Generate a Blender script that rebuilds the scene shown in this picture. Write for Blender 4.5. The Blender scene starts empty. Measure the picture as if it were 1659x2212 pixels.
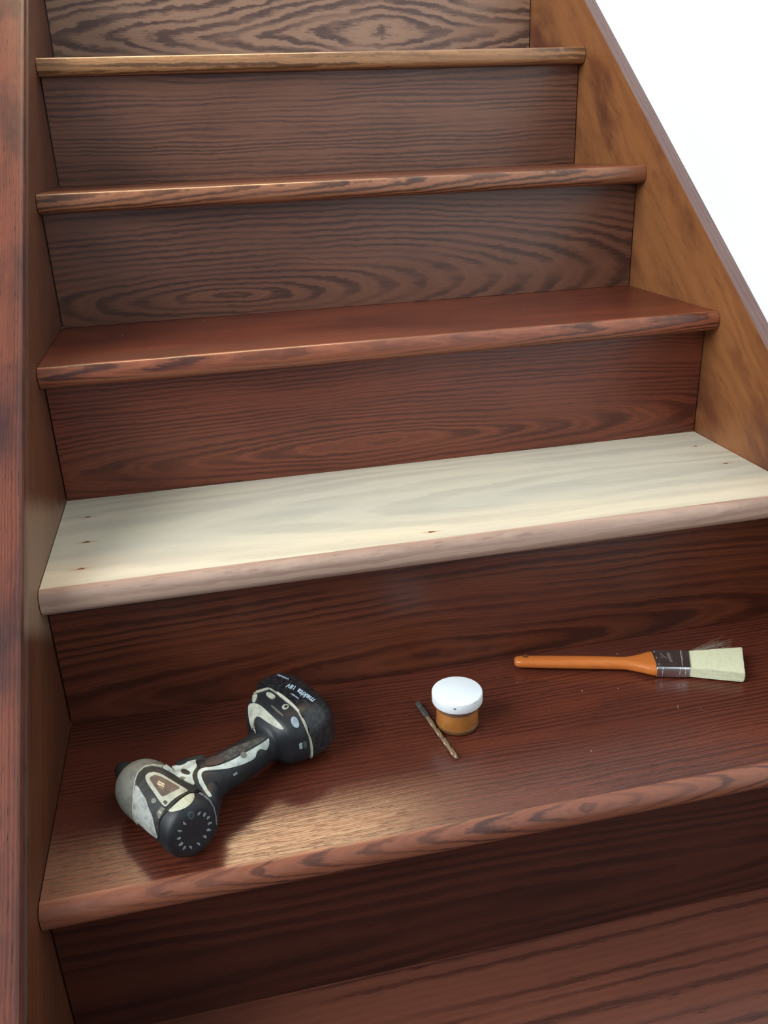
import bpy, bmesh, math, random
from mathutils import Vector, Matrix, Euler, geometry
from mathutils.bvhtree import BVHTree

C = bpy.context.scene.collection
S = bpy.context.scene

# ------------------------------------------------------------------ camera
F_PX = 1867.556
cam_d = bpy.data.cameras.new('camera')
cam = bpy.data.objects.new('camera', cam_d)
C.objects.link(cam)
cam_d.sensor_fit = 'VERTICAL'
cam_d.sensor_height = 24.0
cam_d.lens = 24.0 * F_PX / 2212.0
cam_d.clip_start = 0.02
rv = Vector((1.16749, -0.09414, -0.21456))
cam.matrix_world = Matrix.Translation((0.19993, -0.64636, 0.6154)) @ Matrix.Rotation(rv.length, 4, rv.normalized())
S.camera = cam

# ------------------------------------------------------------------ light
S.view_settings.view_transform = 'Standard'
S.view_settings.look = 'None'
S.view_settings.gamma = 1.0
S.view_settings.use_curve_mapping = False
S.view_settings.exposure = 0.0

wd = bpy.data.worlds.new('soft daylight')
S.world = wd
wd.use_nodes = True
bg = wd.node_tree.nodes['Background']
bg.inputs[0].default_value = (0.78, 0.88, 1.0, 1)
bg.inputs[1].default_value = 0.38


def area(name, loc, target, sx, sy, power, col):
    l = bpy.data.lights.new(name, 'AREA')
    l.shape = 'RECTANGLE'
    l.size, l.size_y = sx, sy
    l.energy = power
    l.color = col
    o = bpy.data.objects.new(name, l)
    C.objects.link(o)
    o.location = loc
    d = Vector(target) - Vector(loc)
    o.rotation_euler = d.to_track_quat('-Z', 'Y').to_euler()
    return o


area('upstairs_window_light', (0.4, 3.0, 3.08), (0.4, 0.0, 0.0), 1.5, 0.62, 66, (1.0, 0.68, 0.38))
area('room_fill_light', (-2.7, -0.6, 2.5), (0.9, 0.6, 0.4), 3.2, 2.2, 215, (0.90, 0.96, 1.0))  # unseen cool fill added at left to whiten the right wall

# ------------------------------------------------------------------ stair measurements (metres)
RISE, RUN, WID, OVER, TH = 0.19, 0.24554, 0.92525, 0.0283, 0.0268
SLOPE = RISE / RUN
DZ = {0: 0.0046, 1: 0.0014, 2: -0.0017, 3: -0.0013, 4: 0.0005}
DN = {0: -0.0004, 1: 0.0042, 2: -0.0025, 3: -0.0036, 4: 0.0017}
DR = {-1: -0.0043, 0: 0.0032, 1: 0.0036, 2: -0.0018, 3: 0.0}
T0Z = DZ[0]


def top_z(k): return k * RISE + DZ.get(k, 0.0)
def front_y(k): return k * RUN - OVER + DN.get(k, 0.0)
def back_y(k): return k * RUN + RUN + DR.get(k, 0.0)


# ------------------------------------------------------------------ node helpers
class NT:
    def __init__(self, name):
        self.m = bpy.data.materials.new(name)
        self.m.use_nodes = True
        self.t = self.m.node_tree
        self.b = self.t.nodes['Principled BSDF']

    def n(self, kind, **kw):
        nd = self.t.nodes.new(kind)
        for k, v in kw.items():
            setattr(nd, k, v)
        return nd

    def put(self, sock, v):
        if isinstance(v, bpy.types.NodeSocket):
            self.t.links.new(v, sock)
        elif isinstance(v, (tuple, list)) and len(v) == 3 and sock.type == 'RGBA':
            sock.default_value = (*v, 1)
        else:
            sock.default_value = v

    def m_(self, op, a, b=None, c=None, clamp=False):
        nd = self.n('ShaderNodeMath', operation=op, use_clamp=clamp)
        self.put(nd.inputs[0], a)
        if b is not None: self.put(nd.inputs[1], b)
        if c is not None: self.put(nd.inputs[2], c)
        return nd.outputs[0]

    def step(self, v, lo, hi):
        nd = self.n('ShaderNodeMapRange', interpolation_type='SMOOTHSTEP')
        self.put(nd.inputs['Value'], v)
        nd.inputs['From Min'].default_value = lo
        nd.inputs['From Max'].default_value = hi
        return nd.outputs[0]

    def xyz(self, x, y, z):
        nd = self.n('ShaderNodeCombineXYZ')
        for i, v in enumerate((x, y, z)):
            self.put(nd.inputs[i], v)
        return nd.outputs[0]

    def coord(self):
        tc = self.n('ShaderNodeTexCoord')
        sp = self.n('ShaderNodeSeparateXYZ')
        self.t.links.new(tc.outputs['Object'], sp.inputs[0])
        return sp.outputs[0], sp.outputs[1], sp.outputs[2], tc.outputs['Object']

    def noise(self, vec, scale=1.0, detail=2.0, rough=0.5):
        nd = self.n('ShaderNodeTexNoise')
        self.put(nd.inputs['Vector'], vec)
        nd.inputs['Scale'].default_value = scale
        nd.inputs['Detail'].default_value = detail
        nd.inputs['Roughness'].default_value = rough
        return nd.outputs[0]

    def mix(self, f, a, b, mode='MIX'):
        nd = self.n('ShaderNodeMix', data_type='RGBA', blend_type=mode)
        self.put(nd.inputs[0], f)
        self.put(nd.inputs[6], a)
        self.put(nd.inputs[7], b)
        return nd.outputs[2]

    def bump(self, h, strength, dist=0.001):
        nd = self.n('ShaderNodeBump')
        nd.inputs['Strength'].default_value = strength
        nd.inputs['Distance'].default_value = dist
        self.put(nd.inputs['Height'], h)
        self.t.links.new(nd.outputs[0], self.b.inputs['Normal'])


def srgb(r, g, b):
    f = lambda c: (c / 255 / 12.92) if c / 255 <= 0.04045 else ((c / 255 + 0.055) / 1.055) ** 2.4
    return (f(r), f(g), f(b))


def wood(name, light, dark, alt, plane='XY', x0=0.4, v0=0.1, a=0.2, c=0.01, s=0.0, freq=120,
         warp=0.012, zig=0.004, seed=0.0, rough=0.3, band=0.75, pores=0.5, blotch=0.5, coat=0.0, extra=None, wscale=1.0, spec=0.5, bumpk=0.12, lines=0.35, sabs=0.0, drift=1.1, thin=0.25):
    """flat-sawn timber: rings cut by the board as nested ellipses or parabolas, dark porous early wood, stain blotches"""
    N = NT(name)
    X, Y, Z, vec = N.coord()
    if plane == 'XY':
        x, v, w = X, Y, Z
    elif plane == 'XZ':
        x, v, w = X, Z, Y
    elif plane == 'NOSE':
        x, v, w = X, N.m_('SUBTRACT', Y, N.m_('MULTIPLY', Z, 1.0)), Z
    else:                                   # along the slope of the stairs
        cs, sn = math.cos(math.atan(SLOPE)), math.sin(math.atan(SLOPE))
        x = N.m_('ADD', N.m_('MULTIPLY', Y, cs), N.m_('MULTIPLY', Z, sn))
        v = N.m_('SUBTRACT', N.m_('MULTIPLY', Z, cs), N.m_('MULTIPLY', Y, sn))
        w = X
        if plane == 'SLOPETOP':
            v, w = X, v
    w1 = N.noise(N.xyz(N.m_('MULTIPLY', x, 3.2 * wscale), N.m_('MULTIPLY', v, 13 * wscale), seed), 1.0, 2.0)
    w2 = N.noise(N.xyz(N.m_('MULTIPLY', x, 28), N.m_('MULTIPLY', v, 60), seed + 7.0), 1.0, 3.0, 0.6)
    fine = N.noise(N.xyz(N.m_('MULTIPLY', x, 45), N.m_('MULTIPLY', v, 620), N.m_('MULTIPLY', w, 300)), 1.0, 2.0, 0.6)
    vv = N.m_('ADD', N.m_('SUBTRACT', v, v0), N.m_('MULTIPLY', N.m_('SUBTRACT', w1, 0.5), warp * 2))
    xx = N.m_('MULTIPLY', N.m_('SUBTRACT', x, x0), a)
    q = N.m_('SQRT', N.m_('ADD', N.m_('ADD', N.m_('MULTIPLY', vv, vv), N.m_('MULTIPLY', xx, xx)), c * c))
    q = N.m_('ADD', q, N.m_('MULTIPLY', x, s))
    if sabs:
        q = N.m_('ADD', q, N.m_('MULTIPLY', N.m_('ABSOLUTE', N.m_('SUBTRACT', x, x0)), sabs))
    q = N.m_('ADD', q, N.m_('MULTIPLY', N.m_('SUBTRACT', w2, 0.5), zig))
    ph = N.m_('ADD', N.m_('MULTIPLY', q, freq), N.m_('MULTIPLY', N.m_('SUBTRACT', fine, 0.5), 0.5))
    dr = N.noise(N.xyz(N.m_('MULTIPLY', q, freq * 0.33), seed, 0.0), 1.0, 2.0)
    ph = N.m_('ADD', ph, N.m_('MULTIPLY', dr, drift * 2))
    t = N.m_('FRACT', N.m_('ADD', ph, 50.0))
    d = N.m_('MULTIPLY', N.step(t, thin, 0.5 + thin * 0.5), N.m_('SUBTRACT', 1.0, N.step(t, 0.82, 1.0)))
    vary = N.noise(N.xyz(N.m_('MULTIPLY', x, 4), N.m_('MULTIPLY', v, 30), seed + 3.0), 1.0, 2.0)
    d = N.m_('MULTIPLY', d, N.step(vary, 0.2, 0.6))
    # finer late-wood lines between the rings
    t2 = N.m_('FRACT', N.m_('ADD', N.m_('MULTIPLY', q, freq * 2.7), 50.3))
    d2 = N.m_('MULTIPLY', N.m_('SUBTRACT', 1.0, N.step(N.m_('ABSOLUTE', N.m_('SUBTRACT', t2, 0.5)), 0.1, 0.4)), lines)
    d = N.m_('MAXIMUM', d, d2)
    p = N.step(fine, 0.56, 0.70)
    pd = N.m_('MULTIPLY', p, N.m_('MULTIPLY', N.m_('ADD', N.m_('MULTIPLY', d, 0.75), 0.25), pores))
    b = N.noise(N.xyz(N.m_('MULTIPLY', x, 5), N.m_('MULTIPLY', v, 12), seed + 20), 1.0, 4.0, 0.6)
    base = N.mix(N.m_('MULTIPLY', N.step(b, 0.4, 0.68), blotch), light, alt)
    col = N.mix(N.m_('MULTIPLY', d, band), base, dark)
    col = N.mix(pd, col, tuple(k * 0.45 for k in dark))
    if extra:
        col = extra(N, col, X, Y, Z, fine)
    N.put(N.b.inputs['Base Color'], col)
    N.put(N.b.inputs['Roughness'], N.m_('ADD', rough, N.m_('MULTIPLY', N.m_('SUBTRACT', b, 0.5), 0.12)))
    N.b.inputs['Specular IOR Level'].default_value = spec
    N.b.inputs['Coat Weight'].default_value = coat
    N.b.inputs['Coat Roughness'].default_value = 0.22
    N.bump(N.m_('SUBTRACT', 0.0, N.m_('ADD', p, d)), bumpk, 0.0006)
    return N.m


def plain(name, col, rough=0.5, metal=0.0, dirt=None, dscale=60, damt=0.5, bump=0.0, bscale=400, spec=0.5, trans=0.0):
    N = NT(name)
    X, Y, Z, vec = N.coord()
    c = col
    if dirt is not None:
        nz = N.noise(vec, dscale, 4.0, 0.65)
        c = N.mix(N.m_('MULTIPLY', N.step(nz, 0.42, 0.68), damt), col, dirt)
    N.put(N.b.inputs['Base Color'], c)
    N.b.inputs['Roughness'].default_value = rough
    N.b.inputs['Metallic'].default_value = metal
    N.b.inputs['Specular IOR Level'].default_value = spec
    N.b.inputs['Transmission Weight'].default_value = trans
    if bump:
        N.bump(N.noise(vec, bscale, 3.0), bump, 0.0005)
    return N.m


# ------------------------------------------------------------------ mesh helpers
def obj(name, verts, faces, mat, parent=None, smooth=False, loc=None):
    me = bpy.data.meshes.new(name)
    me.from_pydata([tuple(v) for v in verts], [], faces)
    me.update()
    bm = bmesh.new(); bm.from_mesh(me)
    bmesh.ops.recalc_face_normals(bm, faces=bm.faces)
    bm.to_mesh(me); bm.free()
    o = bpy.data.objects.new(name, me)
    if isinstance(mat, (list, tuple)):
        for m in mat: me.materials.append(m)
    elif mat: me.materials.append(mat)
    C.objects.link(o)
    if parent: o.parent = parent
    if loc: o.location = loc
    if smooth:
        for p in me.polygons: p.use_smooth = True
    return o


def auto_smooth(o, deg=35):
    me = o.data
    for p in me.polygons: p.use_smooth = True
    bm = bmesh.new(); bm.from_mesh(me)
    for e in bm.edges:
        if len(e.link_faces) == 2 and e.calc_face_angle(0) > math.radians(deg):
            e.smooth = False
    bm.to_mesh(me); bm.free()
    return o


def extrude_profile(name, prof, x0, x1, mat, parent=None, loc=None, nx=1, smooth=True, deg=35):
    """closed (y, z) profile swept along x"""
    n = len(prof); vs = []; fs = []
    for i in range(nx + 1):
        x = x0 + (x1 - x0) * i / nx
        vs += [(x, y, z) for y, z in prof]
    for i in range(nx):
        for j in range(n):
            a, b = i * n + j, i * n + (j + 1) % n
            fs.append((a, b, b + n, a + n))
    fs.append(tuple(range(n)))
    fs.append(tuple(reversed(range(nx * n, nx * n + n))))
    o = obj(name, vs, fs, mat, parent, loc=loc)
    if smooth: auto_smooth(o, deg)
    return o


def box_bm(lo, hi, bevel=0.0, seg=2):
    bm = bmesh.new()
    bmesh.ops.create_cube(bm, size=1)
    for v in bm.verts:
        v.co = Vector([lo[i] + (v.co[i] + 0.5) * (hi[i] - lo[i]) for i in range(3)])
    if bevel:
        bmesh.ops.bevel(bm, geom=bm.edges[:], offset=bevel, segments=seg, profile=0.5, affect='EDGES')
    return bm


def from_bm(name, bm, mat, parent=None, loc=None, deg=35):
    me = bpy.data.meshes.new(name)
    bm.to_mesh(me); bm.free()
    o = bpy.data.objects.new(name, me)
    if mat: me.materials.append(mat)
    C.objects.link(o)
    if parent: o.parent = parent
    if loc: o.location = loc
    auto_smooth(o, deg)
    return o


def loft(secs, cap=True):
    """secs: list of rings (equal length) -> verts, faces"""
    n = len(secs[0]); vs = []; fs = []
    for s in secs: vs += [tuple(p) for p in s]
    for i in range(len(secs) - 1):
        for j in range(n):
            a, b = i * n + j, i * n + (j + 1) % n
            fs.append((a, b, b + n, a + n))
    if cap:
        fs.append(tuple(range(n))); fs.append(tuple(reversed(range((len(secs) - 1) * n, len(secs) * n))))
    return vs, fs


def lathe(prof, n=48):
    """prof: (r, z) from bottom axis to top axis"""
    secs = []
    for r, z in prof:
        secs.append([(r * math.cos(2 * math.pi * i / n), r * math.sin(2 * math.pi * i / n), z) for i in range(n)])
    return loft(secs, True)


def empty(name, loc, label, cat, rz=0.0):
    o = bpy.data.objects.new(name, None)
    C.objects.link(o)
    o.location = loc
    o.rotation_euler = (0, 0, rz)
    o.empty_display_size = 0.05
    o['label'] = label
    o['category'] = cat
    return o


# ------------------------------------------------------------------ wood colours
RED = srgb(128, 66, 44); REDD = srgb(62, 28, 22); REDB = srgb(98, 44, 30)
BRN = srgb(134, 92, 66); BRND = srgb(66, 42, 36); BRNB = srgb(116, 72, 52)

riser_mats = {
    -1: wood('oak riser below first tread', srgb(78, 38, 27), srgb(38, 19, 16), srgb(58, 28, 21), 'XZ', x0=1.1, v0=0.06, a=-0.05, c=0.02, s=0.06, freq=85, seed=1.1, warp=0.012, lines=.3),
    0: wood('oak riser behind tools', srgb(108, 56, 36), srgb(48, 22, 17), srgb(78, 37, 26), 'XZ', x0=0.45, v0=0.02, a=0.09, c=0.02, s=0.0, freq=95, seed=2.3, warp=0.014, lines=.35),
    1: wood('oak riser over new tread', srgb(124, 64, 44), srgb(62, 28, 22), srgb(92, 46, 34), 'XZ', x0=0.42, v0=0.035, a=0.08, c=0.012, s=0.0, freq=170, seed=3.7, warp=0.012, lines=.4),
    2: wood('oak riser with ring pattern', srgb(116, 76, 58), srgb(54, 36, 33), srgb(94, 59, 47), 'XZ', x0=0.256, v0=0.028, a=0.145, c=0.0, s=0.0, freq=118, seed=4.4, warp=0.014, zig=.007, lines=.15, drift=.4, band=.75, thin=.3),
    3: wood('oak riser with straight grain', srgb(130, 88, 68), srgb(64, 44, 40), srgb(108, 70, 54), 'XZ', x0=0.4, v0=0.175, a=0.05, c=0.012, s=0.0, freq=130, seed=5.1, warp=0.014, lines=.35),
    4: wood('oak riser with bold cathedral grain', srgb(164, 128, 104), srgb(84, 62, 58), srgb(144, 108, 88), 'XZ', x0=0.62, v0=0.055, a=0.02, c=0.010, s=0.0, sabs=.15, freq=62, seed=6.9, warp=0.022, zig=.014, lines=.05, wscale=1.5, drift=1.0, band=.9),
    5: wood('oak riser plain', BRN, BRND, BRNB, 'XZ', seed=9.0),
}
tread_mats = {
    -1: wood('oak lowest tread', srgb(106, 60, 45), srgb(54, 27, 22), srgb(88, 48, 36), 'XY', x0=0.9, v0=-0.35, a=0.06, c=0.02, freq=44, seed=11.0, rough=.34, warp=.008, lines=.15, drift=1.6, thin=.5, pores=.7),
    0: wood('oak tread under tools', srgb(108, 53, 36), srgb(56, 26, 20), srgb(80, 38, 27), 'XY', x0=0.5, v0=0.42, a=0.05, c=0.02, freq=150, seed=12.2, rough=.24, warp=.012, lines=.6, spec=.6, pores=.8),
    2: wood('oak second tread', srgb(122, 60, 40), srgb(66, 31, 24), srgb(92, 43, 30), 'XY', x0=0.5, v0=0.42, a=0.05, c=0.02, freq=150, seed=13.2, rough=.3, band=.6, lines=.4, pores=.8, blotch=.8),
    3: wood('oak third tread', srgb(136, 80, 54), srgb(72, 40, 30), srgb(110, 60, 42), 'XY', x0=0.5, v0=0.42, a=0.05, c=0.02, freq=150, seed=14.2, rough=.3, band=.5),
}
nose_mats = {
    -1: tread_mats[-1],
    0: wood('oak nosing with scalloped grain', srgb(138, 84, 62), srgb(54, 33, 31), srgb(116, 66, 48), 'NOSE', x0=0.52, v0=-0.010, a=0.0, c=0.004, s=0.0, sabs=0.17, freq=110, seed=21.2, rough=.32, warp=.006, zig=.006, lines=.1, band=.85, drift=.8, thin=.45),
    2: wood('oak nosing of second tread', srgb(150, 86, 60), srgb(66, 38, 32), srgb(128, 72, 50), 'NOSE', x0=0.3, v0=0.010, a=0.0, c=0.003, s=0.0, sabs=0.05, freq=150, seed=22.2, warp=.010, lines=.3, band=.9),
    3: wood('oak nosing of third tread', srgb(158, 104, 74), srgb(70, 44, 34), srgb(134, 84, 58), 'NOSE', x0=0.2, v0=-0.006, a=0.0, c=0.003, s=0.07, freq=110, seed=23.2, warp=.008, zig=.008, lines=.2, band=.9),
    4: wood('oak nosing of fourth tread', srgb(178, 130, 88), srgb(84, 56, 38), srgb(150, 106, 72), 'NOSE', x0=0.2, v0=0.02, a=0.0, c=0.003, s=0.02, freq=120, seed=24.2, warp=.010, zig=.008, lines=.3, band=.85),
}

HOLES = [(0.034, 0.4287, 1.0), (0.0396, 0.3484, 1.2), (0.0403, 0.2743, 1.1), (0.4406, 0.2546, 1.2), (0.8895, 0.4321, 0.7), (0.8899, 0.3547, 0.9)]


def stains(N, col, X, Y, Z, fine):
    for hx, hy, k in HOLES:
        dx = N.m_('MULTIPLY', N.m_('SUBTRACT', X, hx), 0.2)
        dy = N.m_('SUBTRACT', Y, hy - front_y(1))
        d = N.m_('SQRT', N.m_('ADD', N.m_('MULTIPLY', dx, dx), N.m_('MULTIPLY', dy, dy)))
        f = N.m_('MULTIPLY', N.m_('SUBTRACT', 1.0, N.step(d, 0.0004, 0.0034 * k)), 0.55)
        col = N.mix(f, col, srgb(176, 132, 84))
    return col


tread_mats[1] = wood('raw unstained oak', srgb(220, 210, 184), srgb(186, 178, 160), srgb(208, 199, 182), 'XY', x0=0.75, v0=0.12, a=0.13, c=0.01, freq=36, seed=31.0,
                     rough=.55, band=.5, pores=.16, blotch=.6, warp=.03, zig=.01, extra=stains, spec=.3, bumpk=.04, lines=.15)
nose_mats[1] = wood('raw pinkish oak edge', srgb(190, 160, 142), srgb(148, 118, 102), srgb(180, 150, 130), 'NOSE', x0=0.6, v0=0.0, a=0.03, c=0.006, s=0.02, freq=120, seed=32.0,
                    rough=.55, band=.6, pores=.35, blotch=.5, warp=.008, spec=.3, bumpk=.05, lines=.3)


def raw_patch(N, col, X, Y, Z, fine):
    """where the old tread was pulled out the stain is gone from the left skirt board"""
    jit = N.m_('MULTIPLY', N.m_('SUBTRACT', N.noise(N.xyz(N.m_('MULTIPLY', Y, 90), N.m_('MULTIPLY', Z, 30), 0.0), 1.0, 3.0), 0.5), 0.03)
    g = N.m_('ADD', N.m_('ADD', Z, N.m_('MULTIPLY', Y, 0.41)), jit)     # upper edge of the bare patch falls towards the back
    f = N.m_('SUBTRACT', 1.0, N.step(g, 0.372, 0.402))
    f = N.m_('MULTIPLY', f, N.step(N.m_('ADD', Z, N.m_('MULTIPLY', Y, 0.6)), 0.262, 0.292))
    return N.mix(N.m_('MULTIPLY', f, 0.8), col, srgb(128, 102, 82))


skirt_left_mat = wood('stained left skirt board', srgb(90, 50, 30), srgb(50, 27, 19), srgb(64, 35, 23), 'SLOPE', x0=0.3, v0=-0.3, a=0.02, c=.03, freq=70, seed=41.0, rough=.42, band=.35, pores=.45, warp=.01, extra=raw_patch, lines=.2)
cap_left_mat = wood('stained cap of left skirt board', srgb(128, 68, 48), srgb(54, 27, 24), srgb(58, 29, 28), 'SLOPETOP', x0=0.3, v0=-0.2, a=0.01, c=.02, freq=300, seed=42.0, rough=.42, band=.45, pores=.9, blotch=.9, warp=.003, zig=.003, lines=.4, wscale=1.4)
skirt_right_mat = wood('amber stained right skirt board', srgb(138, 88, 50), srgb(84, 48, 30), srgb(92, 50, 32), 'SLOPE', x0=0.3, v0=0.3, a=0.12, c=.04, freq=22, seed=43.4, rough=.4, band=.22, pores=.5, blotch=.95, warp=.06, lines=.1, wscale=1.5)
cap_right_mat = wood('dull top edge of right skirt board', srgb(126, 98, 92), srgb(92, 66, 62), srgb(112, 80, 74), 'SLOPETOP', x0=0.3, v0=1.1, a=0.01, c=.02, freq=150, seed=44.4, rough=.4, band=.4, pores=.5, lines=.2)

# ------------------------------------------------------------------ the staircase
stairs = empty('staircase', (0, 0, 0), 'dark red-brown stained oak staircase with one raw tread between two skirt boards', 'staircase')


def nose_profile(t, depth, r):
    p = [(depth, 0.0)]
    n = 7
    for i in range(n + 1):
        a = math.pi / 2 * i / n
        p.append((r - r * math.sin(a), -r + r * math.cos(a)))
    for i in range(n + 1):
        a = math.pi / 2 * i / n
        p.append((r - r * math.cos(a), -t + r - r * math.sin(a)))
    p.append((depth, -t))
    return p


K_TOP = 6
for k in range(-1, K_TOP + 1):
    t = TH + (0.002 if k == 1 else 0)
    depth = 0.014
    yf, yb, z = front_y(k), back_y(k), top_z(k)
    tm = tread_mats.get(k, tread_mats[3])
    nm = nose_mats.get(k, nose_mats[4])
    prof = [(depth, 0), (depth, -t), (yb - yf + 0.004, -t), (yb - yf + 0.004, 0)]
    tr = extrude_profile('tread', prof, 0.001, WID - 0.001, tm, stairs, loc=(0, yf, z), smooth=False)
    no = extrude_profile('nosing', nose_profile(t, depth, 0.0115), 0.001, WID - 0.001, nm, tr)
    if k == 1:
        tr['label'] = 'pale raw unstained new oak tread with brown nail marks'
        no['label'] = 'pinkish raw rounded front edge'
        for hx, hy, s in HOLES:
            vs = []
            for i in range(12):
                a = 2 * math.pi * i / 12
                j = 1 + 0.25 * math.sin(3 * a + hx * 90)
                vs.append((0.0034 * s * j * math.cos(a), 0.0016 * s * j * math.sin(a), 0.0003))
            vs += [(x * .9, y * .9, -0.0008) for x, y, zz in vs[:12]]
            fs = [tuple(range(12))] + [(i, (i + 1) % 12, 12 + (i + 1) % 12, 12 + i) for i in range(12)]
            h = obj('nail_mark', vs, fs, bpy.data.materials.get('filled nail hole') or plain('filled nail hole', srgb(140, 82, 36), .6, dirt=srgb(90, 50, 24), dscale=900), tr,
                    loc=(hx, hy - yf, 0))
    # riser standing behind this tread
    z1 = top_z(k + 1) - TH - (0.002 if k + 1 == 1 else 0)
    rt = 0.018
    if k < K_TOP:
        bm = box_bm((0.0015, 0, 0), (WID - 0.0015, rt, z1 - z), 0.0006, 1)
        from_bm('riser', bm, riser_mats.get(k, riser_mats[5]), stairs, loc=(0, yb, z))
bm = box_bm((0.0015, 0, -2 * RISE - top_z(-1) + 0.0), (WID - 0.0015, 0.018, -TH), 0.0006, 1)
from_bm('riser', bm, riser_mats[-1], stairs, loc=(0, -RUN, top_z(-1)))


def slope_board(name, prof, mat, y0, y1, parent, deg=35, foot=None):
    """profile in (x, height over the nosing line) swept along the slope, cut plumb at both ends"""
    n = len(prof); vs = []
    for y in (y0, y1):
        vs += [(x, y, h + y * SLOPE) for x, h in prof]
    fs = [(j, (j + 1) % n, n + (j + 1) % n, n + j) for j in range(n)]
    fs.append(tuple(range(n))); fs.append(tuple(reversed(range(n, 2 * n))))
    o = obj(name, vs, fs, mat, parent)
    auto_smooth(o, deg)
    return o


Y0, Y1 = -0.46, K_TOP * RUN + 0.12
HL = 0.060
sl = slope_board('skirt_board', [(0, -0.30), (0, HL - .004), (-.0015, HL - 0.0008), (-.0045, HL), (-.02, HL), (-.02, -.30)], skirt_left_mat, Y0, Y1, stairs)
sl['label'] = 'left skirt board with a worn grey patch beside the raw tread'
cl = slope_board('skirt_cap', [(-.0045, HL + .0006), (-.0042, HL + .016), (-.006, HL + .0188), (-.009, HL + .020), (-.072, HL + .020), (-.075, HL + .018), (-.075, HL + .0006)], cap_left_mat, Y0, Y1, sl)
cl['label'] = 'reddish streaked flat cap along the left board'
HR = 0.080
sr = slope_board('skirt_board', [(WID, -0.30), (WID, HR - .001), (WID + .001, HR), (WID + .019, HR), (WID + .02, HR - .001), (WID + .02, -.30)], skirt_right_mat, Y0, Y1, stairs)
sr['label'] = 'amber brown blotchy right skirt board against the white wall'
# the dull top edge of the right board
ce = slope_board('top_edge', [(WID + .0002, HR - .0002), (WID + .0006, HR + .0009), (WID + .0194, HR + .0009), (WID + .0198, HR - .0002)], cap_right_mat, Y0, Y1, sr)
ce['label'] = 'greyish top edge of the right board'

# ------------------------------------------------------------------ setting
wall_mat = plain('white painted wall', (0.88, 0.93, 0.93), .8, dirt=(0.86, 0.91, 0.92), dscale=3, damt=.3, bump=.08, bscale=300)
floor_mat = wood('oak floor', srgb(120, 70, 48), srgb(70, 36, 28), srgb(100, 56, 40), 'XY', freq=60, seed=51)
wl = from_bm('wall_right', box_bm((WID + .0205, -2.2, -.38), (WID + .12, 4.2, 3.4)), wall_mat)
wl['kind'] = 'structure'
fl = from_bm('floor', box_bm((-2.2, -2.2, -.42), (WID + .12, 4.2, -.38)), floor_mat)
fl['kind'] = 'structure'

# ------------------------------------------------------------------ jar of wood filler
jar = empty('filler_jar', (0.4346, 0.1333, T0Z + .0004), 'small clear round jar of tan wood filler with a white screw lid', 'jar')
putty = plain('tan filler seen through plastic', srgb(176, 112, 50), .32, dirt=srgb(150, 98, 48), dscale=70, damt=.7)
clear = plain('cloudy clear plastic', srgb(186, 160, 120), .3, dirt=srgb(150, 110, 70), dscale=40)
v, f = lathe([(0.0001, 0), (.0205, 0), (.0225, .0008), (.0235, .003), (.0235, .0250), (.0001, .0250)])
obj('filler', v, f, putty, jar, smooth=True) and None
auto_smooth(jar.children[-1], 50)
v, f = lathe([(.0229, .0250), (.0236, .0251), (.0236, .0296), (.0232, .031), (.0226, .034), (.0001, .034)])
o = obj('jar_rim', v, f, plain('dirty clear jar rim', srgb(120, 84, 60), .35, dirt=srgb(92, 72, 66), dscale=60, damt=.9), jar)
auto_smooth(o, 50)
# rounded foot of the thick clear base
v, f = lathe([(.0200, .0001), (.0226, .0003), (.0240, .0022), (.0241, .0060), (.0236, .0064), (.0200, .0064)])
o = obj('jar_base', v, f, plain('thick plastic jar base', srgb(122, 84, 46), .25, dirt=srgb(96, 66, 38), dscale=50), jar)
auto_smooth(o, 50)
prof = [(.0272, .0330), (.0281, .0330), (.0284, .0336), (.0284, .0438), (.0279, .0448), (.0270, .0452), (.0001, .0452)]
v, f = lathe(prof, 72)
lid = obj('lid', v, f, plain('white plastic lid', (0.84, 0.88, 0.89), .42, dirt=(0.74, 0.80, 0.83), dscale=55, damt=.35), jar)
auto_smooth(lid, 50)
smat = plain('grey smudge', srgb(130, 130, 128), .6)
for (ang, zz, ww, hh) in [(-112, .0405, .0016, .0012), (-64, .0437, .0011, .0007), (-58, .0441, .0007, .0005)]:
    a = math.radians(ang)
    pts = []
    for i in range(8):
        b = 2 * math.pi * i / 8
        aa = a + ww * math.cos(b) / .0284
        pts.append((.02855 * math.cos(aa), .02855 * math.sin(aa), zz + hh * math.sin(b)))
    obj('smudge', pts, [tuple(range(8))], smat, lid)

# ------------------------------------------------------------------ crumbs of sawdust and plaster left on the steps
crumb_m = plain('pale crumb', srgb(170, 150, 130), .8)
rnd = random.Random(77)
CR = [(0.3706, 0.110, 0), (0.690, 0.098, 0), (0.597, 0.155, 0), (0.640, 0.148, 0), (0.712, 0.086, 0), (0.330, 0.030, 0), (0.195, 0.012, 0), (0.56, 0.05, 0), (0.47, 0.17, 0)]
CR += [(rnd.uniform(.05, .88), rnd.uniform(.01, .23), rnd.choice((0, 0, 2, 3))) for _ in range(26)]
CR = [c for c in CR if math.hypot(c[0] - .4346, c[1] - .1333) > .04 and not (.02 < c[0] < .32 and c[1] > .02 and c[2] == 0)]
vs = []; fs = []
for i, (x, y, k) in enumerate(CR):
    r = rnd.uniform(.0003, .0008); b = len(vs)
    yy = y + k * RUN; z0 = top_z(k)
    for j in range(5):
        a = 2 * math.pi * j / 5
        vs.append((x + r * 1.4 * math.cos(a), yy + r * math.sin(a), z0))
    vs.append((x, yy, z0 + r * .8))
    fs += [(b + j, b + (j + 1) % 5, b + 5) for j in range(5)] + [tuple(b + j for j in range(4, -1, -1))]
cr = obj('sawdust_crumbs', vs, fs, crumb_m, stairs)
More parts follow.
